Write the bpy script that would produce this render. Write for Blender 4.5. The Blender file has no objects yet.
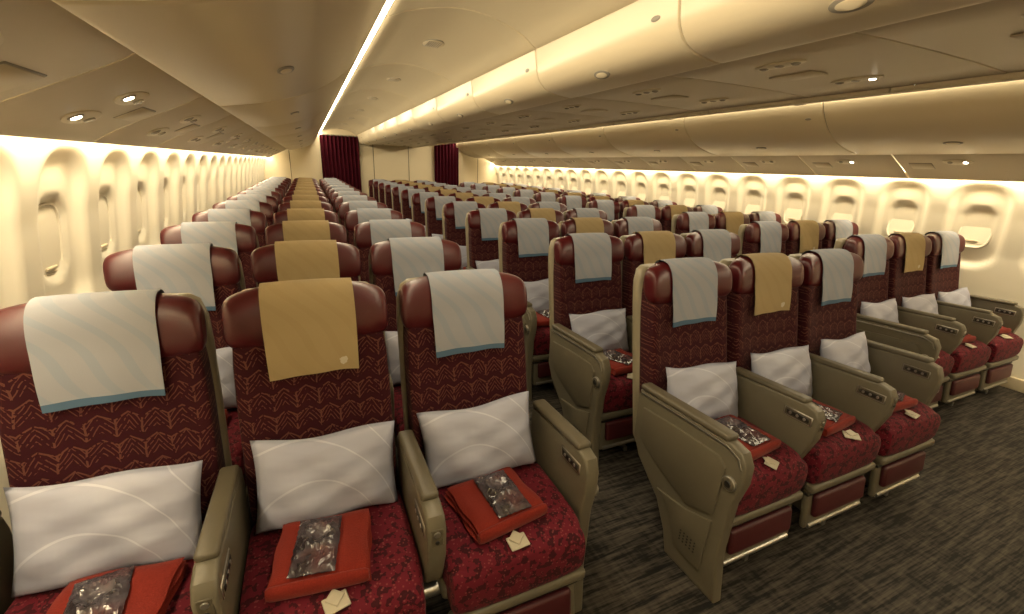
import bpy, bmesh, math, random
from mathutils import Vector, Matrix
random.seed(7)
S = bpy.context.scene
COL = S.collection

# ---------------------------------------------------------------- node helpers
class NT:
    def __init__(s, name):
        s.mat = bpy.data.materials.new(name); s.mat.use_nodes = True
        s.t = s.mat.node_tree; s.b = s.t.nodes['Principled BSDF']
    def n(s, typ, **kw):
        x = s.t.nodes.new(typ)
        for k, v in kw.items(): setattr(x, k, v)
        return x
    def put(s, inp, v):
        if isinstance(v, bpy.types.NodeSocket): s.t.links.new(v, inp)
        else: inp.default_value = v
    def m(s, op, a, b=0.0, c=0.0):
        x = s.n('ShaderNodeMath', operation=op)
        s.put(x.inputs[0], a); s.put(x.inputs[1], b); s.put(x.inputs[2], c)
        return x.outputs[0]
    def mix(s, f, a, b):
        x = s.n('ShaderNodeMix', data_type='RGBA')
        s.put(x.inputs[0], f)
        s.put(x.inputs[6], a if isinstance(a, bpy.types.NodeSocket) else (*a, 1))
        s.put(x.inputs[7], b if isinstance(b, bpy.types.NodeSocket) else (*b, 1))
        return x.outputs[2]
    def xyz(s):
        tc = s.n('ShaderNodeTexCoord'); sp = s.n('ShaderNodeSeparateXYZ')
        s.t.links.new(tc.outputs['Object'], sp.inputs[0]); s.co = tc.outputs['Object']
        return sp.outputs[0], sp.outputs[1], sp.outputs[2]
    def noise(s, scale, detail=2, vec=None, sc=None, rough=0.5):
        if not hasattr(s, 'co'): s.xyz()
        v = vec or s.co
        if sc:
            mp = s.n('ShaderNodeMapping'); s.t.links.new(v, mp.inputs[0]); mp.inputs['Scale'].default_value = sc
            v = mp.outputs[0]
        x = s.n('ShaderNodeTexNoise'); x.inputs['Scale'].default_value = scale
        x.inputs['Detail'].default_value = detail; x.inputs['Roughness'].default_value = rough
        s.t.links.new(v, x.inputs['Vector'])
        return x.outputs['Fac']
    def ramp(s, f, a, b):
        x = s.n('ShaderNodeMapRange'); s.put(x.inputs[0], f); x.inputs[1].default_value = a; x.inputs[2].default_value = b
        return x.outputs[0]
    def bump(s, h, strength=0.3, dist=0.002):
        x = s.n('ShaderNodeBump'); x.inputs['Strength'].default_value = strength; x.inputs['Distance'].default_value = dist
        s.put(x.inputs['Height'], h); s.t.links.new(x.outputs[0], s.b.inputs['Normal'])
    def base(s, c, rough=0.5, spec=0.5, metal=0.0, sheen=0.0):
        s.put(s.b.inputs['Base Color'], c if isinstance(c, bpy.types.NodeSocket) else (*c, 1))
        s.put(s.b.inputs['Roughness'], rough); s.b.inputs['Specular IOR Level'].default_value = spec
        s.b.inputs['Metallic'].default_value = metal
        if sheen: s.b.inputs['Sheen Weight'].default_value = sheen
        return s.mat

def plain(name, c, rough=0.5, spec=0.5, metal=0.0, var=0.06, nscale=30, bump=0.0):
    N = NT(name); f = N.noise(nscale, 3)
    col = N.mix(f, tuple(x*(1-var) for x in c), tuple(min(1, x*(1+var)) for x in c))
    if bump: N.bump(f, bump, 0.001)
    return N.base(col, rough, spec, metal)

def emis(name, c, st):
    N = NT(name); N.base((0.9, 0.88, 0.8), 0.4)
    N.b.inputs['Emission Color'].default_value = (*c, 1); N.b.inputs['Emission Strength'].default_value = st
    return N.mat

def mk_back():
    N = NT('burgundy_feather_fabric'); x, y, z = N.xyz()
    wob = N.m('MULTIPLY', N.m('SUBTRACT', N.noise(22, 2), 0.5), 0.9)
    u = N.m('DIVIDE', N.m('ADD', x, N.m('MULTIPLY', N.m('SUBTRACT', N.noise(9, 1), 0.5), 0.03)), 0.064)
    a = N.m('MULTIPLY', N.m('ABSOLUTE', N.m('SUBTRACT', N.m('FRACT', N.m('ADD', u, 50.5)), 0.5)), 2.0)
    row = N.m('DIVIDE', N.m('ADD', z, N.m('MULTIPLY', a, -0.020)), 0.070)
    rf = N.m('FRACT', N.m('ADD', row, 40.0))
    arg = N.m('ADD', N.m('SUBTRACT', N.m('DIVIDE', z, 0.0165), N.m('MULTIPLY', a, 2.6)), wob)
    line = N.m('LESS_THAN', N.m('FRACT', N.m('ADD', arg, 40.0)), 0.25)
    band = N.m('GREATER_THAN', rf, 0.36)
    edge = N.m('LESS_THAN', rf, 0.07)
    stem = N.m('LESS_THAN', a, 0.08)
    brk = N.m('GREATER_THAN', N.noise(85, 1), 0.42)
    l = N.m('MULTIPLY', N.m('MAXIMUM', N.m('MULTIPLY', N.m('MAXIMUM', line, stem), band), edge), brk)
    base = N.mix(N.noise(8, 2), (0.022, 0.0022, 0.0044), (0.036, 0.0035, 0.0062))
    col = N.mix(N.m('MULTIPLY', l, 0.62), base, (0.135, 0.050, 0.032))
    N.bump(N.noise(600, 1), 0.3, 0.001)
    return N.base(col, 0.85, 0.16, sheen=0.03)

def mk_cush():
    N = NT('red_dotted_seat_fabric'); x, y, z = N.xyz()
    v = N.n('ShaderNodeTexVoronoi'); v.inputs['Scale'].default_value = 85; N.t.links.new(N.co, v.inputs['Vector'])
    d = N.m('LESS_THAN', v.outputs['Distance'], 0.25)
    w = N.m('GREATER_THAN', N.noise(45, 3), 0.54)
    base = N.mix(w, (0.100, 0.0045, 0.012), (0.034, 0.002, 0.005))
    col = N.mix(N.m('MULTIPLY', d, 0.5), base, (0.22, 0.055, 0.05))
    N.bump(N.noise(400, 1), 0.3, 0.001)
    return N.base(col, 0.8, 0.2, sheen=0.03)

def mk_cloth(name, c, c2, band=None):
    N = NT(name); x, y, z = N.xyz()
    w = N.m('MULTIPLY', N.m('SINE', N.m('MULTIPLY', z, 22.0)), 0.022)
    f = N.m('FRACT', N.m('ADD', N.m('DIVIDE', N.m('ADD', N.m('ADD', x, w), N.m('MULTIPLY', z, 0.85)), 0.075), 20.0))
    st = N.m('MULTIPLY', N.m('LESS_THAN', f, 0.34), 0.5)
    col = N.mix(st, c, c2)
    if band:
        b = N.m('LESS_THAN', z, 0.922)
        col = N.mix(b, col, band)
    else:
        dx = N.m('SUBTRACT', x, 0.085); dz = N.m('SUBTRACT', z, 0.935)
        d = N.m('SQRT', N.m('ADD', N.m('MULTIPLY', dx, dx), N.m('MULTIPLY', dz, dz)))
        col = N.mix(N.m('LESS_THAN', N.m('ADD', d, N.m('MULTIPLY', N.noise(90, 1), 0.012)), 0.018), col, (0.45, 0.40, 0.32))
    N.bump(N.noise(500, 1), 0.15, 0.001)
    return N.base(col, 0.8, 0.2)

def mk_pillow():
    N = NT('satin_pillow_cover'); x, y, z = N.xyz()
    dx = N.m('SUBTRACT', x, 0.03); dz = N.m('ADD', z, 0.22)
    d = N.m('SQRT', N.m('ADD', N.m('MULTIPLY', dx, dx), N.m('MULTIPLY', dz, N.m('MULTIPLY', dz, 0.6))))
    f = N.m('FRACT', N.m('DIVIDE', N.m('ADD', d, N.m('MULTIPLY', x, 0.4)), 0.085))
    col = N.mix(N.m('LESS_THAN', f, 0.045), (0.330, 0.340, 0.425), (0.43, 0.44, 0.52))
    N.bump(N.noise(1, 2, sc=(5, 5, 12)), 0.45, 0.02)
    return N.base(col, 0.42, 0.45)

def mk_floor():
    N = NT('woven_floor'); N.xyz()
    f = N.noise(1, 4, sc=(4, 55, 1)); g = N.noise(1, 3, sc=(13, 160, 1)); h = N.noise(1, 2, sc=(45, 7, 1))
    k = N.ramp(N.m('ADD', N.m('ADD', N.m('MULTIPLY', f, 0.50), N.m('MULTIPLY', g, 0.32)), N.m('MULTIPLY', h, 0.18)), 0.43, 0.60)
    col = N.mix(k, (0.006, 0.0055, 0.005), (0.072, 0.061, 0.049))
    N.bump(f, 0.2, 0.002)
    return N.base(col, 0.65, 0.2)

def mk_packet():
    N = NT('clear_plastic_wrap'); N.xyz()
    f = N.noise(22, 3); g = N.noise(11, 2)
    col = N.mix(N.ramp(f, 0.38, 0.72), (0.026, 0.019, 0.023), (0.105, 0.086, 0.100))
    col = N.mix(N.m('MULTIPLY', N.ramp(g, 0.50, 0.66), 0.6), col, (0.075, 0.014, 0.014))
    N.bump(f, 0.6, 0.012)
    return N.base(col, 0.18, 0.8)

def mk_blanket():
    N = NT('red_wool_blanket'); f = N.noise(250, 2)
    col = N.mix(f, (0.125, 0.011, 0.007), (0.20, 0.022, 0.013)); N.bump(f, 0.5, 0.002)
    return N.base(col, 0.95, 0.1, sheen=0.1)

def mk_leather():
    N = NT('burgundy_leather'); f = N.noise(160, 3)
    N.bump(f, 0.15, 0.001)
    return N.base(N.mix(N.noise(10), (0.047, 0.0028, 0.0045), (0.068, 0.004, 0.006)), 0.34, 0.5)

M = dict(
 back=mk_back(), cush=mk_cush(), leather=mk_leather(),
 blue=mk_cloth('grey_blue_headrest_cloth', (0.275, 0.280, 0.312), (0.215, 0.255, 0.315), (0.070, 0.125, 0.195)),
 gold=mk_cloth('gold_headrest_cloth', (0.320, 0.240, 0.125), (0.300, 0.222, 0.112)),
 beige=plain('beige_seat_plastic', (0.122, 0.106, 0.073), 0.40, 0.45),
 inset=plain('beige_inset_panel', (0.108, 0.093, 0.063), 0.45, 0.4),
 sshell=plain('seat_shell_plastic', (0.23, 0.198, 0.135), 0.42, 0.4),
 olive=plain('taupe_arm_pad', (0.094, 0.079, 0.052), 0.42, 0.45),
 dark=plain('dark_plastic', (0.012, 0.011, 0.010), 0.4),
 metal=plain('brushed_metal', (0.45, 0.43, 0.39), 0.3, 0.5, 0.9),
 burg=plain('burgundy_vinyl', (0.050, 0.004, 0.0065), 0.5),
 pillow=mk_pillow(), blanket=mk_blanket(), packet=mk_packet(),
 card=plain('cream_card', (0.40, 0.36, 0.27), 0.5),
 shell=plain('cream_cabin_panel', (0.70, 0.61, 0.44), 0.36, 0.4, var=0.02, nscale=3),
 bin=plain('cream_bin_door', (0.74, 0.64, 0.46), 0.30, 0.5, var=0.02, nscale=3),
 psu=plain('psu_panel_plastic', (0.62, 0.53, 0.38), 0.4, 0.4, var=0.02),
 gap=plain('seam_shadow_plastic', (0.10, 0.08, 0.055), 0.6),
 wall=plain('sidewall_panel', (0.82, 0.77, 0.65), 0.45, 0.35, var=0.02, nscale=3),
 shade=plain('window_shade', (0.80, 0.75, 0.63), 0.5, 0.3, var=0.02, nscale=3),
 floor=mk_floor(), curtain=plain('burgundy_curtain_cloth', (0.05, 0.0035, 0.010), 0.9, 0.1),
 cove=emis('cove_lamp_diffuser', (1.0, 0.84, 0.56), 27.0),
 wash=emis('sidewall_lamp_diffuser', (1.0, 0.83, 0.54), 76.0),
 lamp=emis('reading_lamp_lens', (1.0, 0.87, 0.65), 14.0),
 grey=plain('grey_handle', (0.30, 0.27, 0.22), 0.35, 0.5),
 lens=plain('unlit_lamp_lens', (0.40, 0.36, 0.29), 0.2, 0.6),
)

# ---------------------------------------------------------------- mesh builder
class B:
    def __init__(s, mats):
        s.keys = mats; s.v = []; s.f = []; s.mi = []
    def add(s, vs, fs, mat):
        o = len(s.v); k = s.keys.index(mat)
        s.v += [tuple(v) for v in vs]
        for f in fs: s.f.append(tuple(i+o for i in f)); s.mi.append(k)
    def bm(s, b, mat, mtx=None):
        if mtx: bmesh.ops.transform(b, matrix=mtx, verts=b.verts)
        bmesh.ops.recalc_face_normals(b, faces=b.faces)
        b.verts.index_update()
        s.add([v.co.copy() for v in b.verts], [[v.index for v in f.verts] for f in b.faces], mat); b.free()
    def box(s, c, size, mat, bev=0.01, seg=3, rot=(0, 0, 0)):
        b = bmesh.new(); bmesh.ops.create_cube(b, size=1)
        for v in b.verts: v.co = Vector((v.co.x*size[0], v.co.y*size[1], v.co.z*size[2]))
        if bev: bmesh.ops.bevel(b, geom=b.edges[:], offset=min(bev, min(size)*0.48), segments=seg, affect='EDGES', profile=0.5)
        R = Matrix.Rotation(rot[2], 4, 'Z') @ Matrix.Rotation(rot[1], 4, 'Y') @ Matrix.Rotation(rot[0], 4, 'X')
        s.bm(b, mat, Matrix.Translation(c) @ R)
    def prism(s, poly, x0, x1, mat, bev=0.008, seg=2):
        b = bmesh.new()
        vs = [b.verts.new((x0, p[0], p[1])) for p in poly]
        f = b.faces.new(vs)
        r = bmesh.ops.extrude_face_region(b, geom=[f])
        for v in r['geom']:
            if isinstance(v, bmesh.types.BMVert): v.co.x = x1
        if bev:
            es = [e for e in b.edges if abs(e.verts[0].co.x-e.verts[1].co.x) < 1e-6]
            bmesh.ops.bevel(b, geom=es, offset=bev, segments=seg, affect='EDGES', profile=0.5)
        s.bm(b, mat)
    def rings(s, rings, mat, caps=True):
        n = len(rings[0]); vs = [p for r in rings for p in r]; fs = []
        for i in range(len(rings)-1):
            for j in range(n):
                fs.append((i*n+j, i*n+(j+1) % n, (i+1)*n+(j+1) % n, (i+1)*n+j))
        if caps:
            fs.append(tuple(range(n))[::-1]); fs.append(tuple((len(rings)-1)*n+j for j in range(n)))
        b = bmesh.new(); bv = [b.verts.new(v) for v in vs]
        for f in fs: b.faces.new([bv[i] for i in f])
        s.bm(b, mat)
    def bolster(s, c, hx, ay, bz, mat, n=2.6, endp=0.35, wing=0.0, shear=0.0, nx=17, nr=28, wp=2):
        rs = []
        for i in range(nx):
            ph = -math.pi/2*0.985 + math.pi*0.985*i/(nx-1)
            x = hx*math.sin(ph)/math.sin(math.pi/2*0.985); k = max(0.02, math.cos(ph))**endp
            r = []
            for j in range(nr):
                t = 2*math.pi*j/nr; cc, ss = math.cos(t), math.sin(t)
                yy = ay*k*math.copysign(abs(cc)**(2/n), cc); zz = bz*k*math.copysign(abs(ss)**(2/n), ss)
                r.append((c[0]+x, c[1]+yy-wing*abs(x/hx)**wp+shear*zz, c[2]+zz))
            rs.append(r)
        s.rings(rs, mat)
    def tube(s, p0, p1, r, mat, n=12):
        p0, p1 = Vector(p0), Vector(p1); d = (p1-p0).normalized(); a = d.orthogonal().normalized(); c = d.cross(a)
        s.rings([[p+(a*math.cos(2*math.pi*j/n)+c*math.sin(2*math.pi*j/n))*r for j in range(n)] for p in (p0, p1)], mat)
    def disc(s, c, nrm, r, th, mat, n=20, sx=1.0):
        c, d = Vector(c), Vector(nrm).normalized(); a = Vector((0, 1, 0)) if abs(d.y) < .9 else Vector((1, 0, 0))
        a = (a-d*a.dot(d)).normalized(); b2 = d.cross(a)
        s.rings([[c+d*h+(a*math.cos(2*math.pi*j/n)*sx+b2*math.sin(2*math.pi*j/n))*r*q for j in range(n)] for h, q in ((-th, 1), (th*.6, 1), (th, .9))], mat)
    def sheet(s, grid, mat):
        nu = len(grid); nv = len(grid[0])
        s.add([p for r in grid for p in r], [(i*nv+j, (i+1)*nv+j, (i+1)*nv+j+1, i*nv+j+1) for i in range(nu-1) for j in range(nv-1)], mat)
    def mesh(s, name, ang=40):
        me = bpy.data.meshes.new(name); me.from_pydata(s.v, [], s.f)
        for k in s.keys: me.materials.append(M[k])
        me.polygons.foreach_set('material_index', s.mi)
        me.polygons.foreach_set('use_smooth', [True]*len(s.f)); me.update()
        me.set_sharp_from_angle(angle=math.radians(ang))
        return me

def obj(name, me, loc=(0, 0, 0), rot=(0, 0, 0), parent=None):
    o = bpy.data.objects.new(name, me); o.location = loc; o.rotation_euler = rot; COL.objects.link(o)
    if parent: o.parent = parent
    return o

# ---------------------------------------------------------------- seat
ax = lambda z: -(1.17-z)*0.19
def seat_mesh(kind):
    b = B(['back', 'cush', 'leather', 'blue', 'gold', 'beige', 'inset', 'sshell', 'olive', 'dark', 'metal', 'burg'])
    rs = []; zs = [.40, .405, .42, .45, .50, .55, .60, .65, .70, .75, .85, .95, 1.03, 1.09, 1.115, 1.125]
    for i, z in enumerate(zs):
        k = [0.8, .93, .99, 1, 1, 1, 1, 1, 1, 1, 1, 1, .99, .96, .9, .75][i]
        a = (0.228 if z < .9 else 0.228-0.012*(z-.9)/.2)*k; d = 0.05*(k if k < 1 else 1)+0.014*math.exp(-((z-.6)/.12)**2); r = []
        for j in range(56):
            t = 2*math.pi*j/56; c, s_ = math.cos(t), math.sin(t); n = 5
            x = a*math.copysign(abs(c)**(2/n), c); y = d*math.copysign(abs(s_)**(2/n), s_)
            wing = 0.032*(abs(x)/a)**3 if y < 0 else 0
            r.append((x, ax(z)+y-wing, z))
        rs.append(r)
    b.rings(rs, 'back')
    # rear shell
    rs = []
    for z, k in [(.30, .8), (.32, .95), (.36, 1), (.6, 1), (.8, 1), (1.0, .99), (1.08, .97), (1.13, .9), (1.145, .8)]:
        r = []
        for j in range(40):
            t = 2*math.pi*j/40; c, s_ = math.cos(t), math.sin(t); n = 4
            x = .239*k*math.copysign(abs(c)**(2/n), c); y = .034*math.copysign(abs(s_)**(2/n), s_)
            r.append((x, ax(z)+.055+y, z))
        rs.append(r)
    b.rings(rs, 'sshell')
    # headrest with side wings
    b.bolster((0, -.018, 1.077), .236, .062, .098, 'leather', n=2.6, endp=.30, wing=.042, shear=.19, nx=29, nr=40)
    # cloth drape
    cm = 'gold' if kind == 'mid' else 'blue'
    prof = []
    hc = (-.018, 1.077)
    n = 2.6
    for q in range(21):
        t = math.radians(-5+195*q/20)
        c, s_ = math.cos(t), math.sin(t)
        yy = .067*math.copysign(abs(c)**(2/n), c); zz = .103*math.copysign(abs(s_)**(2/n), s_)
        prof.append((hc[0]+yy+.19*zz, hc[1]+zz))
    y0, z0 = prof[-1]
    for q in range(1, 9):
        t = q/8; prof.append((y0-.028*t-.004*math.sin(t*3), z0-(z0-.902)*t))
    g = []
    for i in range(19):
        x = -.134+.268*i/18; row = []
        for q, (y, z) in enumerate(prof):
            hang = max(0, (1.06-z)/.15) if q > 12 else 0
            row.append((x*(1-0.03*hang), y-.042*(x/.236)**2*(1-.4*hang)-.003*math.sin(x*45+1)*hang, z+.002*math.sin(x*20)*hang))
        g.append(row)
    b.sheet(g, cm)
    b.sheet([[(p[0], p[1]+.003 if q > 12 else p[1], p[2]-.002 if q <= 12 else p[2]) for q, p in enumerate(r)] for r in g][::-1], cm)
    # cushion
    b.bolster((0, -.385, .408), .229, .245, .070, 'cush', n=4.2, endp=.14, nx=21, nr=44)
    b.bolster((0, -.585, .372), .222, .05, .085, 'cush', n=3, endp=.12)
    # pan / beams / footrest
    b.box((0, -.36, .325), (.47, .40, .05), 'beige', .015)
    b.tube((-.26, -.50, .30), (.26, -.50, .30), .022, 'metal'); b.tube((-.26, -.22, .30), (.26, -.22, .30), .022, 'metal')
    b.box((0, -.608, .282), (.46, .045, .038), 'beige', .012)
    b.box((0, -.600, .165), (.42, .030, .19), 'beige', .012, rot=(-.12, 0, 0))
    b.box((0, -.622, .185), (.36, .030, .11), 'burg', .014, rot=(-.12, 0, 0))
    b.box((0, -.60, .240), (.43, .02, .012), 'dark', .004)
    b.tube((-.19, -.622, .085), (.19, -.622, .085), .012, 'metal')
    # legs
    b.prism([(-.56, .30), (-.50, .30), (-.44, .03), (-.17, .03), (-.20, .30), (-.14, .30), (-.10, .0), (-.60, .0), (-.60, .03), (-.53, .03)], -.012, .012, 'metal', .003, 1)
    # armrests
    def ctrl(x, sx, yc):
        b.box((x, yc, .605), (.004, .120, .040), 'metal', .0018, 1)
        b.box((x+sx*.0012, yc, .605), (.004, .112, .033), 'olive', .0018, 1)
        b.box((x+sx*.0030, yc, .605), (.004, .096, .020), 'dark', .0018, 1)
        for q in range(3): b.disc((x+sx*.0052, yc+.03-.03*q, .605), (sx, 0, 0), .0065, .0015, 'metal', 12)
    def mid_arm(x):
        f = .055
        P = [(-.16, .585), (-.16, .645), (-.40, .66), (-.60+f, .668), (-.645+f, .655), (-.665+f, .62), (-.66+f, .53), (-.63+f, .44), (-.56, .40), (-.3, .38), (-.16, .42)]
        b.prism(P, x-.027, x+.027, 'beige', .010, 3)
        b.box((x, -.36, .667), (.052, .36, .026), 'olive', .011, rot=(-.04, 0, 0))
        for sx in (-1, 1): ctrl(x+sx*.0275, sx, -.525)
        b.box((x, -.608, .600), (.034, .004, .055), 'olive', .0018, 1)
        b.disc((x, -.6115, .612), (0, -1, 0), .009, .002, 'metal', 14); b.disc((x, -.611, .585), (0, -1, 0), .006, .002, 'dark', 12)
    def end_arm(x, sx, sc=1.0):
        Y = lambda y: -.15+(y+.15)*sc
        P = [(-.15, .60), (-.16, .645), (-.40, .66), (-.62, .668), (-.675, .655), (-.70, .61), (-.70, .54), (-.675, .44), (-.665, .20), (-.69, .0), (-.43, .0), (-.40, .10), (-.34, .21), (-.20, .33), (-.15, .42)]
        P = [(Y(p), q) for p, q in P]
        b.prism(P, x-.025, x+.025, 'beige', .010, 3)
        P2 = [(-.20, .575), (-.42, .595), (-.60, .60), (-.63, .57), (-.625, .45), (-.62, .36), (-.50, .31), (-.30, .375), (-.20, .43)]
        b.prism([(Y(p), q) for p, q in P2], x+sx*.020, x+sx*.033, 'inset', .004, 2)
        P4 = [(-.34, .265), (-.50, .285), (-.62, .33), (-.615, .22), (-.61, .08), (-.47, .08), (-.45, .16), (-.39, .24)]
        b.prism([(Y(p), q) for p, q in P4], x+sx*.020, x+sx*.032, 'inset', .004, 2)
        b.prism([(Y(p), q) for p, q in [(-.17, .635), (-.40, .648), (-.62, .655), (-.67, .635), (-.688, .600), (-.683, .600), (-.665, .628), (-.62, .646), (-.40, .640), (-.17, .627)]], x+sx*.022, x+sx*.0275, 'metal', .001, 1)
        b.box((x, (Y(-.16)+Y(-.62))/2, .668), (.056, .46*sc, .028), 'olive', .012, rot=(-.04, 0, 0))
        b.disc((x+sx*.029, Y(-.655), .525), (sx, 0, 0), .028, .006, 'metal'); b.disc((x+sx*.031, Y(-.655), .525), (sx, 0, 0), .025, .006, 'olive'); b.disc((x+sx*.036, Y(-.655), .525), (sx, 0, 0), .013, .004, 'dark')
        for q in range(4):
            for w in range(5): b.disc((x+sx*.0325, Y(-.50-.018*w), .14+.014*q), (sx, 0, 0), .004, .001, 'dark', 8)
        ctrl(x-sx*.0255, -sx, Y(-.565))
    if kind == 'left': end_arm(-.272, -1); mid_arm(.26)
    if kind == 'mid': mid_arm(.26)
    if kind == 'right': end_arm(.272, 1, .74)
    return b.mesh('airplane_seat_'+kind)

SM = {k: seat_mesh(k) for k in ('left', 'mid', 'right')}

def pillow_mesh(seed):
    b = B(['pillow']); n = 22; R = random.Random(seed); ph = R.random()*6
    for sgn in (-1, 1):
        g = []
        for i in range(n+1):
            u = -1+2*i/n; row = []
            for j in range(n+1):
                v = -1+2*j/n
                t = .052*max(0, (1-abs(u)**3.0)*(1-abs(v)**3.0))**.55
                wr = 1-.055*(1-abs(v)**2)*abs(u)**4; wv = 1-.07*(1-abs(u)**2)*abs(v)**4
                t *= 1+.08*math.sin(u*7+ph+v*4)+.05*math.sin(v*11+ph*2-u*5)
                row.append((u*.210*wr, sgn*t*(1.0-.25*v), v*.140*wv+.006*math.sin(u*4+ph)))
            g.append(row)
        b.sheet(g if sgn < 0 else g[::-1], 'pillow')
    me = b.mesh('pillow_mesh', 80)
    bm = bmesh.new(); bm.from_mesh(me); bmesh.ops.remove_doubles(bm, verts=bm.verts, dist=.0005); bmesh.ops.recalc_face_normals(bm, faces=bm.faces); bm.to_mesh(me); bm.free()
    return me
PM = [pillow_mesh(i) for i in range(3)]

def blanket_mesh(seed):
    b = B(['blanket']); R = random.Random(seed)
    for i in range(3):
        n = 16; hx, hy = .127-.003*i, .120-.004*i; z0 = .001+i*.0150; ph = R.random()*6
        top, bot = [], []
        for a in range(n+1):
            u = -1+2*a/n; rt_, rb = [], []
            for c in range(n+1):
                v = -1+2*c/n
                e = max(0, (1-abs(u)**8)*(1-abs(v)**8))**.5
                w = .0018*math.sin(u*3+ph)+.0018*math.sin(v*4+ph*2)
                rt_.append((u*hx+.003*math.sin(v*5+ph), v*hy+.003*math.sin(u*4+ph), z0+.0075+.0078*e+w*e))
                rb.append((u*hx+.003*math.sin(v*5+ph), v*hy+.003*math.sin(u*4+ph), z0+.0075-.0075*e))
            top.append(rt_); bot.append(rb)
        b.sheet(top, 'blanket'); b.sheet(bot[::-1], 'blanket')
    b.bolster((0, -.114, .023), .124, .014, .0225, 'blanket', n=2.2, endp=.1, nx=9, nr=16)
    return b.mesh('folded_blanket_mesh', 60)
BM = [blanket_mesh(i) for i in range(2)]

def packet_mesh():   # headset sealed in a crumpled plastic bag
    b = B(['packet', 'dark']); R = random.Random(3)
    g = []; g2 = []; nu, nv = 18, 26
    for i in range(nu+1):
        r = []; r2 = []
        for j in range(nv+1):
            u, v = -1+2*i/nu, -1+2*j/nv
            d = math.hypot(u*.058, (v-.25)*.098)       # ring of the headset under the film
            bulge = .010*math.exp(-((d-.038)/.012)**2)
            e = max(0, (1-u**6)*(1-v**6))**.5
            t = (.009+bulge)*e*(1+R.uniform(-.28, .28))
            p = (u*.058+R.uniform(-.0015, .0015), v*.098+R.uniform(-.0015, .0015))
            r.append((*p, .006+t)); r2.append((*p, .004))
        g.append(r); g2.append(r2)
    b.sheet(g, 'packet'); b.sheet(g2[::-1], 'packet')
    return b.mesh('headset_packet_mesh', 28)
KM = packet_mesh()
def card_mesh():
    b = B(['card', 'olive'])
    b.box((0, 0, .003), (.062, .046, .005), 'card', .002, 1); b.box((0, .012, .007), (.036, .036, .004), 'card', .0015, 1, rot=(0, 0, .7))
    return b.mesh('menu_card_mesh')
CM = card_mesh()

P = 0.81; NR = 13
for xc, y0, n in ((-2.10, 1.53, NR), (0.0, 1.50, NR), (2.10, 1.87, NR-1)):
    for r in range(n):
        y = y0+P*r
        for dx, k in ((-.52, 'left'), (0, 'mid'), (.52, 'right')):
            x = xc+dx
            obj('airplane_seat', SM[k], (x, y, 0))
            R = random.Random(r*31+int((x+5)*100))
            obj('pillow', PM[R.randrange(3)], (x+R.uniform(-.010, .010), y-.244, .606), (-.30, R.uniform(-.06, .06), R.uniform(-.06, .06)))
            if r < 8:
                a = R.uniform(-.18, .18)
                bx, by = x+R.uniform(-.025, .025), y-.432
                obj('folded_blanket', BM[R.randrange(2)], (bx, by, .479), (0, 0, a))
                obj('headset_packet', KM, (bx+R.uniform(-.02, .02), by-.005, .526), (0, 0, a+R.uniform(-.1, .5)))
                obj('menu_card', CM, (bx+R.uniform(-.02, .04), y-.592, .474), (0.16, 0, R.uniform(-.8, .8)))

# ---------------------------------------------------------------- room shell
Y0, Y1 = -2.6, 12.4
def simple(name, vs, fs, mat):
    b = B([mat]); b.add(vs, fs, mat); return obj(name, b.mesh(name))
simple('floor', [(-3, Y0, 0), (3, Y0, 0), (3, Y1, 0), (-3, Y1, 0)], [(0, 1, 2, 3)], 'floor')
simple('ceiling', [(-3.05, Y0, 2.42), (3.05, Y0, 2.42), (3.05, Y1, 2.42), (-3.05, Y1, 2.42)], [(3, 2, 1, 0)], 'gap')

WP = [(0, 2.95), (.1, 2.955), (.35, 2.99), (.7, 3.0), (1.0, 2.995), (1.3, 2.955), (1.5, 2.91), (1.7, 2.85), (1.8, 2.81)]
def wr(z):
    for (a, ra), (c, rc) in zip(WP, WP[1:]):
        if z <= c: return ra+(rc-ra)*(z-a)/(c-a)
    return WP[-1][1]
def sm(t): t = max(0, min(1, t)); return t*t*(3-2*t)
WC, WZ = 1.80, 1.20
def recess(y, z):
    d = abs(((y-WC+.265) % .53)-.265); e = abs(z-WZ-.02)
    hx, hz, rr = .195, .34, .16
    qx, qz = max(d-hx+rr, 0), max(e-hz+rr, 0)
    sd = math.hypot(qx, qz)+min(max(d-hx+rr, e-hz+rr), 0)-rr
    r1 = sm(-sd/.07+.2)*.042
    hx, hz, rr = .112, .165, .09
    qx, qz = max(d-hx+rr, 0), max(e-hz+rr, 0)
    sd = math.hypot(qx, qz)+min(max(d-hx+rr, e-hz+rr), 0)-rr
    return r1+sm(-sd/.022)*.022
for sg, nm in ((-1, 'left'), (1, 'right')):
    b = B(['wall', 'shell']); g = []
    ny = int((Y1-Y0)/.022); nz = 74
    for i in range(ny+1):
        y = Y0+(Y1-Y0)*i/ny; g.append([(sg*(wr(1.8*j/nz)+recess(y, 1.8*j/nz)), y, 1.8*j/nz) for j in range(nz+1)])
    b.sheet(g if sg > 0 else g[::-1], 'wall')
    obj('wall_'+nm, b.mesh('wall_'+nm, 60))
    b = B(['shell']); b.box((sg*2.935, (Y0+Y1)/2, .05), (.03, Y1-Y0, .1), 'shell', .008)
    obj('baseboard_'+nm, b.mesh('baseboard'))
b = B(['shade', 'wall', 'psu'])
def srr(hy, hz, xx):
    r = []
    for j in range(32):
        t = 2*math.pi*j/32; c, s_ = math.cos(t), math.sin(t)
        r.append((xx, hy*math.copysign(abs(c)**.6, c), hz*math.copysign(abs(s_)**.6, s_)))
    return r
b.rings([srr(.108, .158, -.004), srr(.108, .158, .008), srr(.100, .150, .008), srr(.096, .146, .002)], 'wall', caps=False)
b.rings([srr(.100, .148, -.004), srr(.100, .148, .002)], 'shade')
b.box((.006, 0, -.100), (.008, .08, .012), 'psu', .0035)
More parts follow.
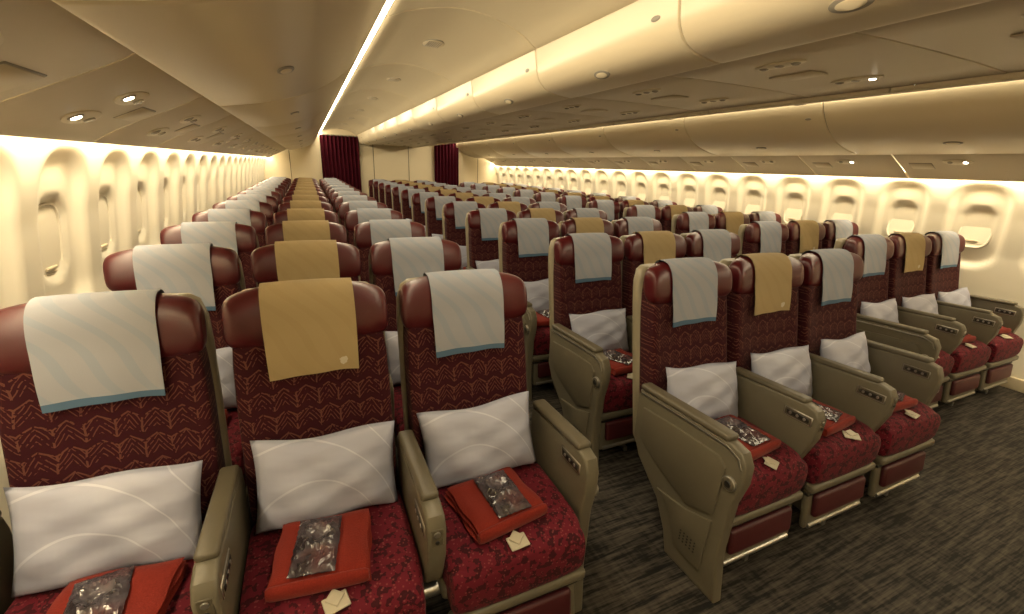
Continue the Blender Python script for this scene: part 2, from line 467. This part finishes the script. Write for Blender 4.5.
b.box((.003, 0, -.120), (.004, .17, .003), 'psu', .001, 1)
PW = b.mesh('window_pane')
k = 0; y = WC-.53*8
while y < Y1-.2:
    for sg in (-1, 1):
        if y > Y0+.2:
            k += 1
            obj('window_%d' % k, PW, (sg*(wr(1.2)+.062), y, 1.2), (0, -.13 if sg > 0 else .13, 0 if sg < 0 else math.pi))
    y += .53

def extr(b, prof, sg, y0, y1, mat, roll=.014, depth=.012):
    n = len(prof); nr = []
    for i in range(n):
        a, c = prof[max(0, i-1)], prof[min(n-1, i+1)]
        t = Vector((c[0]-a[0], c[1]-a[1])).normalized(); nr.append(Vector((-t.y, t.x)))
    if sum(q.y for q in nr) < 0: nr = [-q for q in nr]
    g = []
    for y, d in ((y0+.003, depth), (y0+.005, depth*.45), (y0+roll*.6, depth*.1), (y0+roll, 0), (y1-roll, 0), (y1-roll*.6, depth*.1), (y1-.005, depth*.45), (y1-.003, depth)):
        g.append([(sg*(p[0]+q.x*d), y, p[1]+q.y*d) for p, q in zip(prof, nr)])
    b.sheet(g, mat)
def smoothp(p, it=2):
    for _ in range(it):
        q = [p[0]]
        for a, c in zip(p, p[1:]): q += [(a[0]*.75+c[0]*.25, a[1]*.75+c[1]*.25), (a[0]*.25+c[0]*.75, a[1]*.25+c[1]*.75)]
        p = q+[p[-1]]
    return p
OB = smoothp([(1.738, 2.160), (1.738, 2.130), (1.785, 2.04), (1.865, 1.945), (2.00, 1.86), (2.18, 1.80), (2.37, 1.768), (2.405, 1.765), (2.415, 1.80)])
CE = smoothp([(1.650, 2.240), (1.642, 2.222), (1.5, 2.285), (1.22, 2.33), (.95, 2.27), (.83, 2.185), (.82, 2.20)])
CB = smoothp([(.825, 2.20), (.815, 2.14), (.800, 2.04), (.73, 1.980), (.585, 1.960), (.565, 1.962), (.56, 1.985)])
PS = smoothp([(2.40, 1.80), (2.43, 1.770), (2.60, 1.69), (2.74, 1.625), (2.80, 1.582), (2.82, 1.588), (2.815, 1.64)])
PC = [(-.57, 2.0), (-.55, 1.985), (-.3, 1.992), (0, 1.994), (.3, 1.992), (.55, 1.985), (.57, 2.0)]
def onprof(p, r):
    for a, c in zip(p, p[1:]):
        if min(a[0], c[0]) <= r <= max(a[0], c[0]) and abs(a[0]-c[0]) > 1e-5:
            t = (r-a[0])/(c[0]-a[0]); z = a[1]+(c[1]-a[1])*t
            d = Vector((c[0]-a[0], c[1]-a[1])).normalized(); n = Vector((-d.y, d.x))
            if n.y > 0: n = -n
            return z, n.x, n.y

def latch(b, prof, r, sg, y, mat='grey', s=1.0):
    z, nx, nz = onprof(prof, r)
    b.disc((sg*r, y, z), (sg*nx, 0, nz), .027*s, .005, mat, 28, 2.1)
    b.disc((sg*(r+nx*.003), y, z+nz*.003), (sg*nx, 0, nz), .018*s, .004, 'bin', 28, 2.2)
L = 1.5
me = {}
for sg in (-1, 1):
    b = B(['bin', 'grey', 'gap']); extr(b, OB, sg, -L/2, L/2, 'bin')
    b.add([(sg*(p[0]+.03), yy, p[1]+.03) for yy in (-L/2, L/2) for p in (OB[0], OB[len(OB)//2], OB[-1])], [(0, 1, 4, 3), (1, 2, 5, 4)], 'gap')
    latch(b, OB, 2.10, sg, 0)
    z, nx, nz = onprof(OB, 1.80); b.disc((sg*1.80, -L/2+.13, z), (sg*nx, 0, nz), .010, .002, 'grey', 16, 2.6)
    me[sg] = b.mesh('outboard_bin')
for sg in (-1, 1):
    y = 1.75-L*3
    while y-L/2 < Y1:
        if y+L/2 > Y0: obj('overhead_bin', me[sg], (0, y, 0))
        y += L
LC = 1.11
cm = {}
for sg in (-1, 1):
    b = B(['bin', 'grey', 'gap']); extr(b, CB, sg, -LC/2, LC/2, 'bin', .012, .01)
    b.add([(sg*(p[0]-.03), yy, p[1]+.03) for yy in (-LC/2, LC/2) for p in (CB[0], CB[len(CB)//2], CB[-1])], [(0, 1, 4, 3), (1, 2, 5, 4)], 'gap')
    latch(b, CB, .735, sg, 0)
    z, nx, nz = onprof(CB, .81); b.disc((sg*.81, -LC/2+.12, z), (sg*nx, 0, nz), .010, .002, 'grey', 16, 2.6)
    cm[sg] = b.mesh('center_bin')
for sg in (-1, 1):
    y = .86-LC*3
    while y-LC/2 < Y1:
        if y+LC/2 > Y0: obj('overhead_bin', cm[sg], (0, y, 0))
        y += LC
b = B(['shell', 'grey', 'bin'])
for sg in (-1, 1):
    y = 1.0-1.5*3; q = 0
    while y < Y1:
        extr(b, CE, sg, y, min(y+1.5, Y1+.2), 'shell', .012, .010)
        z, nx, nz = onprof(CE, 1.22)
        b.disc((sg*1.22, y+.75, z), (sg*nx, 0, nz), .075, .003, 'grey', 32, 1.5); b.disc((sg*1.22, y+.75, z-.002), (sg*nx, 0, nz), .068, .003, 'bin', 32, 1.5)
        for w in range(-3, 4): b.box((sg*1.22+.014*w, y+.75, z-.0055), (.004, .14, .002), 'grey', 0)
        y += 1.5
obj('ceiling_panels', b.mesh('ceiling_panels', 50))
# PSU strips
for sg, nm in ((-1, 'left'), (1, 'right')):
    b = B(['psu', 'shell', 'gap', 'lamp', 'grey', 'dark', 'lens'])
    st = 1.87; y = st-P*6
    while y < Y1:
        extr(b, PS, sg, y-P/2, y+P/2, 'psu', .008, .006)
        n = (-sg*.42, 0, -.905); lit = (1.5 < y < 2.2) or (sg > 0 and 0 < y < 2.9)
        for r, z in ((2.545, 1.716), (2.68, 1.652)):
            if r > 2.6 and sg > 0: continue
            b.disc((sg*r, y, z), n, .046, .004, 'shell', 28, 2.0)
            b.disc((sg*(r)-sg*.001, y-.05, z-.003), n, .022, .004, 'grey', 20)
            b.disc((sg*(r)-sg*.002, y-.05, z-.005), n, .015, .004, 'lamp' if lit else 'lens', 18)
            b.disc((sg*(r)-sg*.002, y+.045, z-.004), n, .016, .005, 'lens', 18)
        b.box((sg*2.61, y+.25, 1.686), (.10, .16, .005), 'grey', .002, 1, rot=(0, sg*.43, 0))
        b.box((sg*2.61, y+.25, 1.684), (.092, .152, .005), 'psu', .002, 1, rot=(0, sg*.43, 0))
        y += P
    obj('passenger_service_unit', b.mesh('psu_strip', 50))
b = B(['psu', 'shell', 'gap', 'lamp', 'grey', 'dark', 'lens'])
y = 1.4-P*6; c = 0
while y < Y1:
    extr(b, PC, 1, y-P/2, y+P/2, 'psu', .008, .006); lit = 1 < y < 1.8
    for x in (-.26, .26):
        b.disc((x, y, 1.99), (0, 0, -1), .045, .005, 'shell', 28, 2.4)
        for q in (-.07, 0, .07): b.disc((x, y+q, 1.986), (0, 0, -1), .018, .004, 'lens', 18)
        b.disc((x, y-.07, 1.983), (0, 0, -1), .014, .004, 'lamp' if lit and x > 0 else 'lens', 18); b.disc((x, y+.07, 1.983), (0, 0, -1), .012, .004, 'grey', 18)
    b.box((0, y+.1, 1.99), (.12, .2, .006), 'psu', .003, 1)
    y += P
obj('passenger_service_unit', b.mesh('psu_center', 50))

# cove and sidewall lamps
for sg in (-1, 1):
    b = B(['cove', 'shell'])
    b.add([(sg*1.735, Y0, 2.160), (sg*1.655, Y0, 2.224), (sg*1.655, Y1, 2.224), (sg*1.735, Y1, 2.160)], [(0, 1, 2, 3) if sg < 0 else (3, 2, 1, 0)], 'cove')
    obj('cove_light_strip', b.mesh('cove_strip'))
    b = B(['wash'])
    b.add([(sg*2.822, Y0+.02, 1.632), (sg*2.858, Y0+.02, 1.632), (sg*2.858, Y1-.02, 1.632), (sg*2.822, Y1-.02, 1.632)], [(0, 1, 2, 3)], 'wash')
    obj('sidewall_light_strip', b.mesh('wash_strip'))

# end walls + curtains
b = B(['shell', 'gap']); b.box((0, Y1+.05, 1.25), (6.3, .1, 2.5), 'shell', 0)
for x in (-.45, .45, -2.4, 2.4): b.box((x, Y1-.003, 1.1), (.012, .006, 2.2), 'gap', 0)
obj('wall_back', b.mesh('wall_back'))
b = B(['shell']); b.box((0, Y0-.05, 1.25), (6.3, .1, 2.5), 'shell', 0); obj('wall_front', b.mesh('wall_front'))
for x0, x1 in ((-1.70, -.80), (1.12, 1.80)):
    b = B(['curtain', 'metal']); g = []
    n = 160; top = 2.15
    for i in range(n+1):
        x = x0+(x1-x0)*i/n; tz = top if abs(x) < 1.72 else 2.03
        g.append([(x, Y1-.10+.035*math.sin(2*math.pi*(x-x0)/.09)*(1+.1*math.sin(z*3)), z) for z in (.01, .5, 1, 1.5, 1.8, tz)])
    b.sheet(g, 'curtain'); b.tube((max(x0, -1.70), Y1-.1, top+.005), (min(x1, 1.70), Y1-.1, top+.005), .015, 'metal')
    obj('aisle_curtain', b.mesh('aisle_curtain', 60))

W = bpy.data.worlds.new('World'); S.world = W; W.use_nodes = True
W.node_tree.nodes['Background'].inputs[0].default_value = (1, .85, .6, 1); W.node_tree.nodes['Background'].inputs[1].default_value = 0.02

# ---------------------------------------------------------------- camera
fw = Vector((.3996, .868, -.302)).normalized()
up = Vector((.0926, .290, .952)); up = (up-fw*up.dot(fw)).normalized()
rt = fw.cross(up)
cam = bpy.data.cameras.new('camera'); cam.lens = 15.47; cam.sensor_width = 36; cam.clip_start = .02
co = obj('camera', cam)
co.matrix_world = Matrix(((rt.x, up.x, -fw.x, -2.07), (rt.y, up.y, -fw.y, 0), (rt.z, up.z, -fw.z, 1.55), (0, 0, 0, 1)))
S.camera = co
S.view_settings.view_transform = 'Standard'
S.view_settings.exposure = 0.0
